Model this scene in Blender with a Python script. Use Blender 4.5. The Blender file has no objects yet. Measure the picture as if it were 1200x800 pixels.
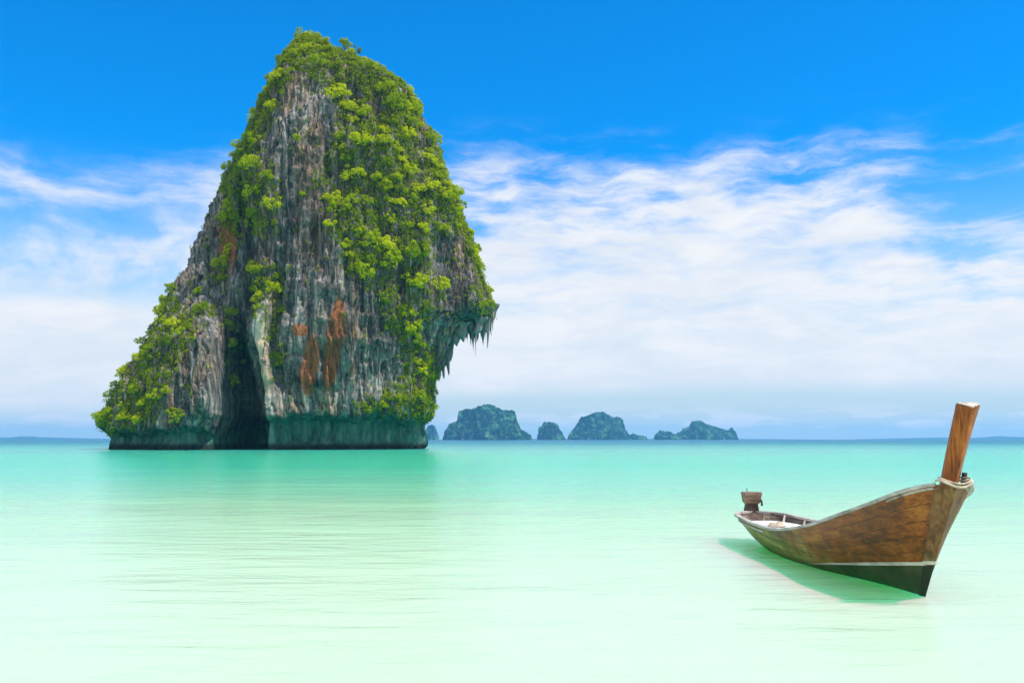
import bpy, bmesh, math, random
import numpy as np
from mathutils import Vector, Matrix, Quaternion

R = math.radians
rng = np.random.default_rng(7)
random.seed(7)
sc = bpy.context.scene
COL = sc.collection

# ------------------------------------------------------------------ camera
H = 2.2                       # eye height above the water
F, HOR = 1100.0, 514.5        # focal length in photo pixels, horizon row
cd = bpy.data.cameras.new('camera')
cam = bpy.data.objects.new('camera', cd); COL.objects.link(cam)
cam.location = (0, 0, H); cam.rotation_euler = (R(90), 0, 0)
cd.sensor_width = 36.0; cd.lens = 36.0 * F / 1200.0
cd.shift_y = (HOR - 400.0) / 1200.0
cd.clip_start = 0.1; cd.clip_end = 20000
sc.camera = cam

# ------------------------------------------------------------------ light
SUN = Vector((0.46, -0.15, 0.87)).normalized()
sun_el = math.asin(SUN.z); sun_az = math.atan2(SUN.x, SUN.y)
sl = bpy.data.lights.new('sun', 'SUN'); sl.energy = 5.0; sl.angle = R(0.6); sl.color = (1.0, 0.96, 0.88)
so = bpy.data.objects.new('sun', sl); COL.objects.link(so)
so.rotation_euler = SUN.to_track_quat('Z', 'Y').to_euler()
sc.view_settings.view_transform = 'Standard'; sc.view_settings.look = 'None'
sc.view_settings.exposure = 0.0; sc.view_settings.gamma = 1.0
sc.cycles.use_denoising = True
sc.cycles.max_bounces = 8; sc.cycles.diffuse_bounces = 3; sc.cycles.glossy_bounces = 3
sc.cycles.volume_bounces = 1; sc.cycles.transparent_max_bounces = 12
sc.cycles.caustics_reflective = False; sc.cycles.caustics_refractive = False


class NT:
    """a node tree with short-hand for maths"""
    def __init__(s, t): s.t = t; s.n = t.nodes; s.l = t.links
    def node(s, kind, **kw):
        nd = s.n.new(kind)
        for k, v in kw.items(): setattr(nd, k, v)
        return nd
    def put(s, sock, v):
        if hasattr(v, 'links') or isinstance(v, bpy.types.NodeSocket): s.l.new(v, sock)
        else: sock.default_value = v
    def m(s, op, a, b=0.0, c=0.0, clamp=False):
        nd = s.node('ShaderNodeMath', operation=op, use_clamp=clamp)
        s.put(nd.inputs[0], a); s.put(nd.inputs[1], b); s.put(nd.inputs[2], c)
        return nd.outputs[0]
    def step(s, v, a, b, lo=0.0, hi=1.0):
        nd = s.node('ShaderNodeMapRange', interpolation_type='SMOOTHSTEP')
        s.put(nd.inputs[0], v); s.put(nd.inputs[1], a); s.put(nd.inputs[2], b); s.put(nd.inputs[3], lo); s.put(nd.inputs[4], hi)
        return nd.outputs[0]
    def lin(s, v, a, b, lo=0.0, hi=1.0):
        nd = s.node('ShaderNodeMapRange')
        s.put(nd.inputs[0], v); s.put(nd.inputs[1], a); s.put(nd.inputs[2], b); s.put(nd.inputs[3], lo); s.put(nd.inputs[4], hi)
        return nd.outputs[0]
    def mix(s, f, a, b, blend='MIX'):
        nd = s.node('ShaderNodeMix', data_type='RGBA', blend_type=blend)
        s.put(nd.inputs[0], f); s.put(nd.inputs[6], a if not isinstance(a, tuple) else (*a[:3], 1)); s.put(nd.inputs[7], b if not isinstance(b, tuple) else (*b[:3], 1))
        return nd.outputs[2]
    def noise(s, vec, scale, detail=5, rough=0.55, dist=0.0):
        nd = s.node('ShaderNodeTexNoise')
        if vec is not None: s.l.new(vec, nd.inputs['Vector'])
        nd.inputs['Scale'].default_value = scale; nd.inputs['Detail'].default_value = detail
        nd.inputs['Roughness'].default_value = rough; nd.inputs['Distortion'].default_value = dist
        return nd.outputs[0]
    def mapping(s, vec, scale=(1, 1, 1), rot=(0, 0, 0), loc=(0, 0, 0)):
        nd = s.node('ShaderNodeMapping'); s.l.new(vec, nd.inputs[0])
        nd.inputs['Scale'].default_value = scale; nd.inputs['Rotation'].default_value = rot; nd.inputs['Location'].default_value = loc
        return nd.outputs[0]
    def xyz(s, vec):
        nd = s.node('ShaderNodeSeparateXYZ'); s.l.new(vec, nd.inputs[0]); return nd.outputs
    def comb(s, x, y, z=0.0):
        nd = s.node('ShaderNodeCombineXYZ'); s.put(nd.inputs[0], x); s.put(nd.inputs[1], y); s.put(nd.inputs[2], z); return nd.outputs[0]
    def ramp(s, v, stops, interp='LINEAR'):
        nd = s.node('ShaderNodeValToRGB'); nd.color_ramp.interpolation = interp
        el = nd.color_ramp.elements
        while len(el) < len(stops): el.new(0.5)
        for e, (p, c) in zip(el, stops): e.position = p; e.color = (*c, 1)
        s.put(nd.inputs[0], v); return nd.outputs[0]


# ------------------------------------------------------------------ sky (world)
w = bpy.data.worlds.new('World'); sc.world = w; w.use_nodes = True
w.node_tree.nodes.clear(); T = NT(w.node_tree)
sky = T.node('ShaderNodeTexSky', sky_type='NISHITA', sun_disc=False, sun_elevation=sun_el, sun_rotation=sun_az,
             air_density=1.0, dust_density=0.3, ozone_density=2.0)
gen = T.node('ShaderNodeTexCoord').outputs['Generated']
X, Y, Z = T.xyz(gen)
az = T.m('MULTIPLY', T.m('ARCTAN2', X, Y), 57.2958)
el = T.m('MULTIPLY', T.m('ARCSINE', Z), 57.2958)
sky_s = T.mix(1.0, sky.outputs[0], (0.010, 1.22, 2.24), 'MULTIPLY')
pale = (6.8, 8.2, 8.6)
SKYS = 0.095
base = T.mix(T.step(el, 1.0, 17.0), pale, sky_s)
# cirrus sheet: noise on a plane high above, seen in perspective
den = T.m('ADD', T.m('MAXIMUM', Z, 0.0), 0.10)
P = T.comb(T.m('DIVIDE', X, den), T.m('DIVIDE', Y, den))
AE = T.comb(az, el, 0.0)
warp = T.noise(AE, 0.16, 4, 0.55)
AEw = T.comb(T.m('ADD', az, T.m('MULTIPLY', warp, 3.0)), T.m('ADD', el, T.m('MULTIPLY', T.noise(T.mapping(AE, loc=(31, 7, 0)), 0.2, 4, 0.55), 2.0)), 0.0)
fibR = T.noise(T.mapping(AEw, scale=(0.22, 1.0, 1), rot=(0, 0, R(-27))), 0.70, 9, 0.58, 0.2)
fibL = T.noise(T.mapping(AEw, scale=(0.22, 1.0, 1), rot=(0, 0, R(14)), loc=(4, 9, 0)), 0.52, 9, 0.55, 0.25)
puff = T.noise(T.mapping(AEw, scale=(0.7, 1.0, 1), loc=(2, 5, 0)), 0.30, 9, 0.56, 0.2)
side = T.step(az, -6.0, -14.0)
streak = T.m('ADD', T.m('MULTIPLY', fibL, side), T.m('MULTIPLY', fibR, T.m('SUBTRACT', 1.0, side)))
streak2 = puff
big = T.noise(T.mapping(AE, scale=(0.6, 1.0, 1), loc=(12.2, 3.3, 0)), 0.11, 3, 0.5, 0.4)
st = T.m('ADD', T.m('MULTIPLY', streak, 0.76), T.m('MULTIPLY', streak2, 0.24))
top = T.m('ADD', 16.6, T.m('MULTIPLY', T.m('SUBTRACT', big, 0.5), 11.0))
top = T.m('SUBTRACT', top, T.step(az, -12.0, -27.0, 0.0, 3.0))
top = T.m('SUBTRACT', top, T.step(az, 18.0, 28.0, 0.0, 4.0))
top = T.m('ADD', top, T.m('MULTIPLY', T.m('SUBTRACT', st, 0.5), 15.0))
top = T.m('ADD', top, T.step(T.m('ABSOLUTE', az), 38.0, 65.0, 0.0, 26.0))  # cloud bank raised out of view, added to whiten the ambient light
M = T.step(el, T.m('ADD', top, 4.2), T.m('SUBTRACT', top, 5.2))
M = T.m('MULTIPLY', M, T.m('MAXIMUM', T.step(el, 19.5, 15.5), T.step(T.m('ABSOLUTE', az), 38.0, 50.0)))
leftness = T.step(az, -12.0, -20.0)
low = T.step(T.m('ADD', el, T.m('MULTIPLY', T.m('SUBTRACT', big, 0.5), 1.6)), T.lin(leftness, 0, 1, 2.2, 0.6), T.lin(leftness, 0, 1, 3.6, 2.2))
thin = T.step(T.m('ADD', st, T.m('MULTIPLY', M, 0.36)), 0.44, 0.96)
solid = T.step(T.m('SUBTRACT', el, T.m('MULTIPLY', T.m('SUBTRACT', st, 0.5), 14.0)), 13.0, 5.5)
a1 = T.m('MULTIPLY', T.m('MULTIPLY', M, low), T.m('MAXIMUM', thin, T.m('MULTIPLY', solid, 0.93)))
# a gap of thin blue veil on the left
gap = T.m('MULTIPLY', leftness, T.m('MULTIPLY', T.step(el, 6.8, 9.0), T.step(el, 14.0, 11.5)))
a1 = T.m('MULTIPLY', a1, T.m('SUBTRACT', 1.0, T.m('MULTIPLY', gap, T.step(streak2, 0.62, 0.40, 0.15, 0.8))))
# little cumulus low over the horizon
cvec = T.comb(T.m('MULTIPLY', az, 0.20), T.m('MULTIPLY', el, 0.95), 3.0)
cum = T.noise(cvec, 1.35, 8, 0.58, 0.2)
cbase = T.m('MULTIPLY', T.step(el, 0.45, 0.75), T.step(el, 2.3, 1.1))
a2 = T.m('MULTIPLY', T.m('MULTIPLY', cbase, T.step(cum, 0.46, 0.60)), 0.95)
cum2 = T.noise(T.comb(T.m('MULTIPLY', az, 0.22), T.m('MULTIPLY', el, 0.34), 9.0), 1.0, 8, 0.6, 0.3)
a3 = T.m('MULTIPLY', T.m('MULTIPLY', leftness, T.m('MULTIPLY', T.step(el, 0.6, 1.6), T.step(el, 6.0, 3.2))), T.step(cum2, 0.42, 0.6))
high = T.m('MULTIPLY', T.step(el, 34.0, 48.0), T.step(T.noise(gen, 2.2, 7, 0.6, 0.4), 0.36, 0.56))  # unseen clouds overhead, added to make the ambient light less blue
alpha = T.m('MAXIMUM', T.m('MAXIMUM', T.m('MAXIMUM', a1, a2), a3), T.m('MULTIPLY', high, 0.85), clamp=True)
shade = T.step(T.noise(T.comb(T.m('MULTIPLY', az, 0.10), T.m('MULTIPLY', el, 0.30), 1.0), 1.6, 6, 0.6, 0.4), 0.35, 0.65)
ccol = T.mix(shade, (8.6, 9.05, 9.8), (9.9, 9.9, 10.2))
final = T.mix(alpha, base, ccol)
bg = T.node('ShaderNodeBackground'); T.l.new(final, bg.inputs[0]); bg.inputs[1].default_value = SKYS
T.l.new(bg.outputs[0], T.node('ShaderNodeOutputWorld').inputs[0])


# ------------------------------------------------------------------ helpers
def tag(o, label=None, cat=None, group=None, kind=None):
    if label: o['label'] = label
    if cat: o['category'] = cat
    if group: o['group'] = group
    if kind: o['kind'] = kind
    return o


def link(name, me, parent=None, mats=()):
    o = bpy.data.objects.new(name, me); COL.objects.link(o)
    for m in mats: me.materials.append(m)
    if parent: o.parent = parent
    return o


def npmesh(name, V, Fq, smooth=True):
    me = bpy.data.meshes.new(name)
    V = np.asarray(V, float); Fq = np.asarray(Fq, int)
    k = Fq.shape[1]
    me.vertices.add(len(V)); me.vertices.foreach_set('co', V.ravel())
    me.loops.add(len(Fq) * k); me.loops.foreach_set('vertex_index', Fq.ravel())
    me.polygons.add(len(Fq)); me.polygons.foreach_set('loop_start', np.arange(len(Fq)) * k)
    me.polygons.foreach_set('use_smooth', np.full(len(Fq), smooth))
    me.update(calc_edges=True); me.validate()
    return me


def grid_faces(nu, nv, wrap=False):
    i = np.arange(nu if wrap else nu - 1); j = np.arange(nv - 1)
    I, J = np.meshgrid(i, j)
    I2 = (I + 1) % nu
    return np.stack([J * nu + I, J * nu + I2, (J + 1) * nu + I2, (J + 1) * nu + I], -1).reshape(-1, 4)


def bmobj(name, bm, mat, parent=None, smooth=False):
    me = bpy.data.meshes.new(name)
    bmesh.ops.recalc_face_normals(bm, faces=bm.faces)
    bm.to_mesh(me); bm.free()
    if smooth: me.polygons.foreach_set('use_smooth', [True] * len(me.polygons))
    return link(name, me, parent, [mat] if mat else [])


def hash3(i, j, k, seed):
    n = (i * 374761393 + j * 668265263 + k * 2147483647 + seed * 974634777) & 0xFFFFFFFF
    n = ((n ^ (n >> 13)) * 1274126177) & 0xFFFFFFFF
    n = ((n ^ (n >> 16)) * 2246822519) & 0xFFFFFFFF
    return ((n ^ (n >> 15)) & 0xFFFFFF) / float(0xFFFFFF)


def vnoise(x, y, z, seed=0):
    xi, yi, zi = np.floor(x).astype(np.int64), np.floor(y).astype(np.int64), np.floor(z).astype(np.int64)
    fx, fy, fz = x - xi, y - yi, z - zi
    fx, fy, fz = [f * f * f * (f * (f * 6 - 15) + 10) for f in (fx, fy, fz)]
    r = 0
    for a in (0, 1):
        for b in (0, 1):
            for c in (0, 1):
                wgt = (fx if a else 1 - fx) * (fy if b else 1 - fy) * (fz if c else 1 - fz)
                r = r + wgt * hash3(xi + a, yi + b, zi + c, seed)
    return r * 2 - 1


def fbm(x, y, z, seed=0, octs=4, gain=0.5, lac=2.03):
    r = 0; a = 1.0; t = 0
    for o in range(octs):
        r = r + a * vnoise(x, y, z, seed + o * 17); t += a
        x, y, z = x * lac + 3.1, y * lac + 1.7, z * lac + 5.3; a *= gain
    return r / t


def ridged(x, y, z, seed=0, octs=3):
    r = 0; a = 1.0; t = 0
    for o in range(octs):
        r = r + a * (1 - 2 * np.abs(vnoise(x, y, z, seed + o * 31))); t += a
        x, y, z = x * 2.1 + 1.3, y * 2.1 + 4.7, z * 2.1 + 2.9; a *= 0.5
    return r / t


def sstep(v, a, b):
    t = np.clip((v - a) / (b - a), 0, 1); return t * t * (3 - 2 * t)


def inpoly(px, py, poly):
    r = np.zeros(px.shape, bool); n = len(poly); j = n - 1
    for i in range(n):
        xi, yi = poly[i]; xj, yj = poly[j]
        c = ((yi > py) != (yj > py)) & (px < (xj - xi) * (py - yi) / (yj - yi + 1e-12) + xi)
        r ^= c; j = i
    return r


def material(name, rough=0.7):
    m = bpy.data.materials.new(name); m.use_nodes = True
    m.node_tree.nodes.clear(); t = NT(m.node_tree)
    b = t.node('ShaderNodeBsdfPrincipled'); b.inputs['Roughness'].default_value = rough
    o = t.node('ShaderNodeOutputMaterial'); t.l.new(b.outputs[0], o.inputs[0])
    t.bsdf, t.out = b, o
    return m, t


def bump(t, h, strength, dist):
    nd = t.node('ShaderNodeBump'); nd.inputs['Strength'].default_value = strength; nd.inputs['Distance'].default_value = dist
    t.l.new(h, nd.inputs['Height']); return nd.outputs[0]


# ------------------------------------------------------------------ sea
FAR = 9000.0
m_sea = bpy.data.materials.new('sea_water'); m_sea.use_nodes = True; m_sea.node_tree.nodes.clear(); t = NT(m_sea.node_tree)
pos = t.node('ShaderNodeNewGeometry').outputs['Position']
px_, py_, pz_ = t.xyz(pos)
lg = t.m('LOGARITHM', t.m('MAXIMUM', py_, 1.0), 10.0)
patch = t.noise(t.mapping(pos, scale=(0.35, 1.0, 1)), 0.035, 4, 0.55, 0.5)
far_streak = t.noise(t.mapping(pos, scale=(0.25, 1.0, 1)), 0.012, 5, 0.6)
lgn = t.m('ADD', lg, t.m('MULTIPLY', t.m('SUBTRACT', patch, 0.5), 0.30))
lgn = t.m('ADD', lgn, t.m('MULTIPLY', t.m('SUBTRACT', far_streak, 0.5), 0.30))
bed = t.ramp(t.lin(lgn, 0.8, 3.8), [
    (0.00, (0.43, 0.58, 0.42)), (0.09, (0.44, 0.59, 0.43)), (0.15, (0.41, 0.59, 0.41)), (0.22, (0.30, 0.54, 0.33)), (0.29, (0.13, 0.50, 0.31)), (0.36, (0.025, 0.48, 0.28)),
    (0.43, (0.004, 0.46, 0.25)), (0.52, (0.012, 0.34, 0.28)), (0.60, (0.006, 0.20, 0.23)), (0.75, (0.002, 0.12, 0.22))])
w1 = t.noise(t.mapping(pos, scale=(0.55, 1.6, 1), rot=(0, 0, R(6))), 0.9, 6, 0.6, 0.4)
w2 = t.noise(t.mapping(pos, scale=(0.3, 1.2, 1), rot=(0, 0, R(-5))), 3.4, 4, 0.55, 0.2)
w3 = t.noise(t.mapping(pos, scale=(0.5, 1.2, 1)), 0.12, 4, 0.55)
hgt = t.m('ADD', t.m('MULTIPLY', w1, 0.045), t.m('ADD', t.m('MULTIPLY', w2, 0.010), t.m('MULTIPLY', w3, 0.22)))
nrm = bump(t, hgt, 1.0, 1.0)
dif = t.node('ShaderNodeSubsurfaceScattering', falloff='BURLEY'); t.l.new(bed, dif.inputs[0]); t.l.new(nrm, dif.inputs['Normal'])
dif.inputs['Scale'].default_value = 1.0; dif.inputs['Radius'].default_value = (0.10, 4.0, 0.8)   # milky water: green light spreads farthest
glo = t.node('ShaderNodeBsdfGlossy'); glo.inputs['Roughness'].default_value = 0.20; t.l.new(nrm, glo.inputs['Normal'])
glo.inputs[0].default_value = (0.95, 1.0, 0.98, 1)
lw = t.node('ShaderNodeLayerWeight'); lw.inputs[0].default_value = 0.5; t.l.new(nrm, lw.inputs['Normal'])
fac = t.m('ADD', 0.035, t.m('MULTIPLY', t.m('POWER', lw.outputs['Facing'], 12.0), 0.72))
fac = t.m('MULTIPLY', fac, t.step(lg, 2.15, 2.75, 1.0, 0.38))          # the open water is choppier: its facets tip away from the grazing sky
mx = t.node('ShaderNodeMixShader'); t.l.new(fac, mx.inputs[0]); t.l.new(dif.outputs[0], mx.inputs[1]); t.l.new(glo.outputs[0], mx.inputs[2])
t.l.new(mx.outputs[0], t.node('ShaderNodeOutputMaterial').inputs[0])
# one sheet to the horizon, with gentle real swell
ys = np.concatenate([np.linspace(-60, 2, 12), np.geomspace(3, FAR - 10, 200)])
us = np.linspace(-1, 1, 121)
U, YY = np.meshgrid(us, ys)
XX = U * np.maximum(70, np.abs(YY) * 0.95)
ZZ = 0.012 * vnoise(XX * 0.5, YY * 0.9, XX * 0, 3) * np.exp(-np.abs(YY) / 60)
water = link('water', npmesh('water', np.stack([XX, YY, ZZ], -1).reshape(-1, 3), grid_faces(121, len(ys))), None, [m_sea])
tag(water, kind='structure')

# ------------------------------------------------------------------ the air
bm = bmesh.new(); bmesh.ops.create_cube(bm, size=1.0)
bmesh.ops.scale(bm, vec=(18000, FAR + 120, 124), verts=bm.verts)
bmesh.ops.translate(bm, vec=(0, (FAR - 80) / 2, 124 / 2 - 1.4), verts=bm.verts)
m_air = bpy.data.materials.new('hazy_air'); m_air.use_nodes = True; m_air.node_tree.nodes.clear(); t = NT(m_air.node_tree)
pv = t.node('ShaderNodeVolumePrincipled'); pv.inputs['Color'].default_value = (0.20, 0.62, 1.0, 1)
pv.inputs['Density'].default_value = 0.00011; pv.inputs['Anisotropy'].default_value = 0.2
t.l.new(pv.outputs[0], t.node('ShaderNodeOutputMaterial').inputs['Volume'])
haze = bmobj('haze', bm, m_air); tag(haze, kind='stuff')

# ------------------------------------------------------------------ far hills on the horizon
m_hill, t = material('far_forest', 0.9)
oc = t.node('ShaderNodeTexCoord').outputs['Object']
t.l.new(t.ramp(t.noise(oc, 0.05, 4), [(0.3, (0.02, 0.05, 0.04)), (0.7, (0.05, 0.09, 0.06))]), t.bsdf.inputs['Base Color'])


def hill(pts, D, depth):
    x = np.array([(p[0] - 600) / F * D for p in pts]); z = np.array([H + (HOR - p[1]) / F * D for p in pts])
    xs = np.linspace(x[0], x[-1], 160); zs = np.interp(xs, x, z) + 1.2 * fbm(xs * 0.02, xs * 0, xs * 0, 9) * (np.interp(xs, x, z) / 8)
    vs = np.linspace(-1, 1, 17)
    A, B = np.meshgrid(xs, vs)
    hz = np.maximum(zs[None, :], 0.0) * np.sqrt(np.maximum(0, 1 - B ** 2)) - 0.8
    V = np.stack([A, D + B * depth, hz], -1).reshape(-1, 3)
    return tag(link('hills', npmesh('hills', V, grid_faces(160, 17)), None, [m_hill]), kind='structure')


hill([(-120, 514), (-60, 512), (0, 512.3), (20, 512), (32, 511), (45, 512), (75, 512.8), (120, 513.6), (150, 515)], 8200, 300)
hill([(985, 515), (1030, 513.7), (1070, 513), (1095, 512.2), (1120, 512.8), (1150, 512.6), (1168, 511), (1185, 511.7), (1230, 512.5), (1300, 514.5)], 8200, 300)
hill([(610, 515.2), (622, 513.8), (634, 513.8), (700, 514), (770, 513.6), (900, 514), (960, 514.6), (1000, 515)], 8500, 200)

# ------------------------------------------------------------------ distant islands
m_isl, t = material('island_forest', 0.9)
oc = t.node('ShaderNodeTexCoord').outputs['Object']
geo = t.node('ShaderNodeNewGeometry')
nz = t.xyz(geo.outputs['Normal'])[2]
veg = t.ramp(t.noise(oc, 0.14, 7, 0.68), [(0.34, (0.002, 0.010, 0.012)), (0.5, (0.008, 0.042, 0.032)), (0.64, (0.09, 0.25, 0.10))])
clf = t.ramp(t.noise(t.mapping(oc, scale=(1, 1, 0.3)), 0.16, 6, 0.7), [(0.36, (0.006, 0.018, 0.026)), (0.54, (0.03, 0.06, 0.07)), (0.68, (0.36, 0.42, 0.40))])
msk = t.step(t.m('ADD', nz, t.m('MULTIPLY', t.m('SUBTRACT', t.noise(oc, 0.08, 5, 0.6), 0.5), 1.2)), 0.05, 0.30)
t.l.new(t.mix(msk, clf, veg), t.bsdf.inputs['Base Color'])
t.bsdf.inputs['Specular IOR Level'].default_value = 0.1


def island(pts, D, label, seed, depth=0.45):
    x = np.array([(p[0] - 600) / F * D for p in pts]); z = np.array([H / 2.7 + (HOR - p[1]) / F * D for p in pts])
    x0, x1 = x[0], x[-1]; cx = (x0 + x1) / 2; wd = (x1 - x0) / 2
    nu, nv = 220, 150
    u = np.linspace(x0, x1, nu); prof = np.interp(u, x, z)
    # plan outline: an ellipse with a wobble; front face steep
    half = wd * depth * np.sqrt(np.clip(1 - ((u - cx) / wd) ** 2, 0.003, 1)) * (1 + 0.25 * fbm(u * 3 / wd, u * 0, u * 0 + seed, seed))
    v = np.linspace(-1, 1, nv); v = np.sign(v) * np.abs(v) ** 0.55
    A, B = np.meshgrid(u, v)
    yy = B * half[None, :]
    shape = np.clip(1 - np.abs(B) ** 3.2, 0, 1) ** 0.62
    # lower shoulders stand in front of the crest
    shoulder = 0.62 + 0.38 * sstep(-B + 0.25 * fbm(A / wd * 4, B * 2, A * 0, seed + 5), 0.55, 0.05)
    shoulder = np.where(B > 0, 1, shoulder)
    hgt = prof[None, :] * shape * shoulder
    sc_ = wd / 25
    n = fbm(A / 9, yy / 9, hgt / 16, seed + 3, 4, 0.55)
    lump = np.abs(vnoise(A / 3.4, yy / 3.4, hgt / 3.4, seed + 8)) + 0.6 * np.abs(vnoise(A / 1.7, yy / 1.7, hgt / 1.7, seed + 9))
    edge = np.clip(hgt / 6, 0, 1)
    crest = np.exp(-(B / 0.3) ** 2)
    hgt = hgt + edge * (n * 3.2 * (1 - 0.7 * crest) + (lump - 0.5) * 1.7)
    yy = yy + edge * n * 5.0
    xx = A + edge * 0.9 * vnoise(A / 5, yy / 5, hgt / 3, seed + 12)
    V = np.stack([xx - cx, yy, hgt - 0.5], -1).reshape(-1, 3)
    o = link('island', npmesh('island', V, grid_faces(nu, nv)), None, [m_isl])
    K = 2.7                                                             # the islands are big and some three kilometres off
    o.scale = (K, K, K); o.location = (cx * K, (D + wd * depth) * K, 0)
    return tag(o, label, 'island')


island([(494, 516), (498, 505), (502, 498), (506, 496.5), (510, 500), (513, 508), (515, 516)], 1350, 'small blue islet peeking out past the right foot of the tall sea stack', 11)
island([(516, 517), (519, 505), (524, 497), (534, 491), (536, 482), (542, 479), (553, 477), (562, 473.5), (572, 473), (580, 475), (590, 480), (600, 479), (604, 481), (606, 492), (610, 502), (615, 505), (622, 508), (625, 517)], 1000, 'largest distant forested island, broad with a flat notch right of its domed summit', 22)
island([(629, 517), (630, 508), (632, 500), (638, 494), (645, 493), (653, 496), (657, 503), (662, 511), (665, 517)], 1150, 'small rounded hump of an island alone between two larger distant islands', 33)
island([(665, 517), (668, 509), (675, 500), (683, 488), (692, 485), (700, 482), (710, 481.5), (718, 487), (730, 489), (733, 494), (735, 503), (741, 510), (744, 517)], 1250, 'steep dark blue distant island with a low green spur at its right foot', 44)
island([(734, 517), (738, 509), (743, 507), (750, 510), (758, 511), (761, 517)], 1330, 'low green spur islet touching the right foot of the steep dark island', 55)
island([(767, 517), (769, 508), (775, 504.5), (784, 504), (790, 507), (797, 510), (806, 517)], 1300, 'low dark rounded islet at the left end of the rightmost island pair', 66)
island([(790, 517), (800, 506), (812, 498), (815, 493), (825, 492), (832, 496), (840, 499), (850, 502), (858, 503), (862, 500), (866, 505), (871, 517)], 1350, 'rightmost distant island, peaked with a long slope ending in a small knob', 77)

# ------------------------------------------------------------------ the sea stack
D0 = 220.0; S0 = D0 / F
zpx = lambda y: H + (HOR - y) * S0
LEFT = [(47, 354), (56, 348), (66, 341), (80, 332), (98, 321), (116, 312), (134, 305), (152, 297), (171, 288), (190, 277), (205, 267), (217, 261), (228, 257), (236, 250), (248, 245),
        (262, 240), (275, 236), (290, 230), (303, 224), (320, 221), (332, 213), (343, 204), (355, 196), (370, 188), (385, 181), (400, 173), (420, 163), (430, 154), (445, 144), (462, 133),
        (475, 126), (490, 118), (500, 116), (508, 120), (515, 125), (524, 128), (532, 129)]
RIGHT = [(47, 363), (52, 374), (60, 387), (70, 402), (78, 418), (87, 434), (95, 450), (104, 466), (113, 478), (123, 486), (134, 492), (145, 498), (158, 505), (172, 511), (190, 516), (205, 520),
         (225, 528), (245, 538), (265, 546), (280, 552), (300, 558), (320, 564), (340, 570), (355, 576), (366, 580), (374, 578), (379, 560), (386, 545), (395, 538), (405, 532), (415, 528), (425, 524),
         (440, 514), (450, 509), (462, 508), (475, 510), (485, 507), (495, 501), (503, 499), (510, 501), (517, 502), (522, 501), (526, 497), (532, 496)]
NV = 520
yrow = np.concatenate([np.linspace(47.2, 64, 40, endpoint=False), np.linspace(64, 531, NV - 40)])[::-1]
RBASE = [p for p in RIGHT if p[0] <= 190] + [(215, 517), (245, 524), (300, 530), (340, 533), (380, 533), (405, 530), (425, 522)] + [p for p in RIGHT if p[0] >= 440]
Lp = np.interp(yrow, *zip(*LEFT)); Rp = np.interp(yrow, *zip(*RBASE)); Rfull = np.interp(yrow, *zip(*RIGHT))
xl = (Lp - 600) * S0; xr = (Rp - 600) * S0; zr = zpx(yrow)
bb = np.interp(yrow, [47, 52, 62, 82, 120, 200, 300, 400, 530], [1.5, 4, 6.5, 10, 14, 18, 21.5, 24, 25])
th = np.concatenate([np.linspace(-0.25, math.pi + 0.25, 560, endpoint=False), np.linspace(math.pi + 0.25, 2 * math.pi - 0.25, 130, endpoint=False)])
NU = len(th)
# even out the spacing of columns across the front
ct, stn = np.cos(th), np.sin(th)
ex = 2 / 2.35
ux = np.sign(ct) * np.abs(ct) ** ex; uy = np.sign(stn) * np.abs(stn) ** ex
GY0 = D0 - bb[:, None] * uy[None, :]
for _ in range(6):                                                      # widen or narrow each level until its outline has the right width
    cx = (xl + xr) / 2; aa = (xr - xl) / 2
    pr = 600 + F * (cx[:, None] + aa[:, None] * ux[None, :]) / GY0
    xl = xl + (Lp - pr.min(1)) * S0; xr = xr + (Rp - pr.max(1)) * S0
cx = (xl + xr) / 2; aa = np.maximum((xr - xl) / 2, 0.3)
GX = cx[:, None] + aa[:, None] * ux[None, :]
over = ((Rfull - Rp) * S0)[:, None] * sstep(ux, 0.62, 0.97)[None, :]     # the overhang juts out on the right only
GX = GX + over
GY = D0 - bb[:, None] * uy[None, :]
GZ = np.repeat(zr[:, None], NU, 1)
NXn = ct[None, :] / np.maximum(aa[:, None], 1); NYn = -stn[None, :] / np.maximum(bb[:, None], 1)
nl = np.hypot(NXn, NYn); NXn, NYn = NXn / nl, NYn / nl
PX = 600 + F * GX / GY; PY = HOR - F * (GZ - H) / GY
front = sstep(-NYn, 0.0, 0.45)


def blob(x, y, rx, ry, rot=0.0):
    dx, dy = PX - x, PY - y; c, s = math.cos(rot), math.sin(rot)
    return np.exp(-(((dx * c + dy * s) / rx) ** 2 + ((-dx * s + dy * c) / ry) ** 2))


def lane(pts, wdt, soft):
    """band round a polyline x(y), width in photo pixels"""
    ys_, xs_ = zip(*[(p[1], p[0]) for p in pts]); ws_ = [p[2] for p in pts] if len(pts[0]) > 2 else [wdt] * len(pts)
    xc = np.interp(PY, ys_, xs_); ww = np.interp(PY, ys_, ws_)
    return 1 - sstep(np.abs(PX - xc), ww, ww + soft)


wx = 5 * fbm(PX / 30, PY / 30, PX * 0, 71, 3)
PX0 = PX.copy(); PX = PX + wx
disp = np.zeros_like(GX)
# recess and sea cave between the left buttress and the pale pillar
rec = lane([(276, 290, 2), (276, 330, 8), (274, 365, 13), (275, 400, 15), (275, 440, 17), (274, 480, 22), (276, 530, 26)], 0, 9)
disp -= rec * sstep(PY, 290, 420) * (5 + 14 * sstep(PY, 360, 450))
slit = lane([(262, 392, 1), (262, 420, 5), (258, 450, 5), (256, 480, 8), (262, 530, 14)], 0, 4) * sstep(PY, 385, 405)
disp -= slit * 8
disp += 3.5 * blob(274, 450, 9, 50)                                    # mossy inner rib
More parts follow.
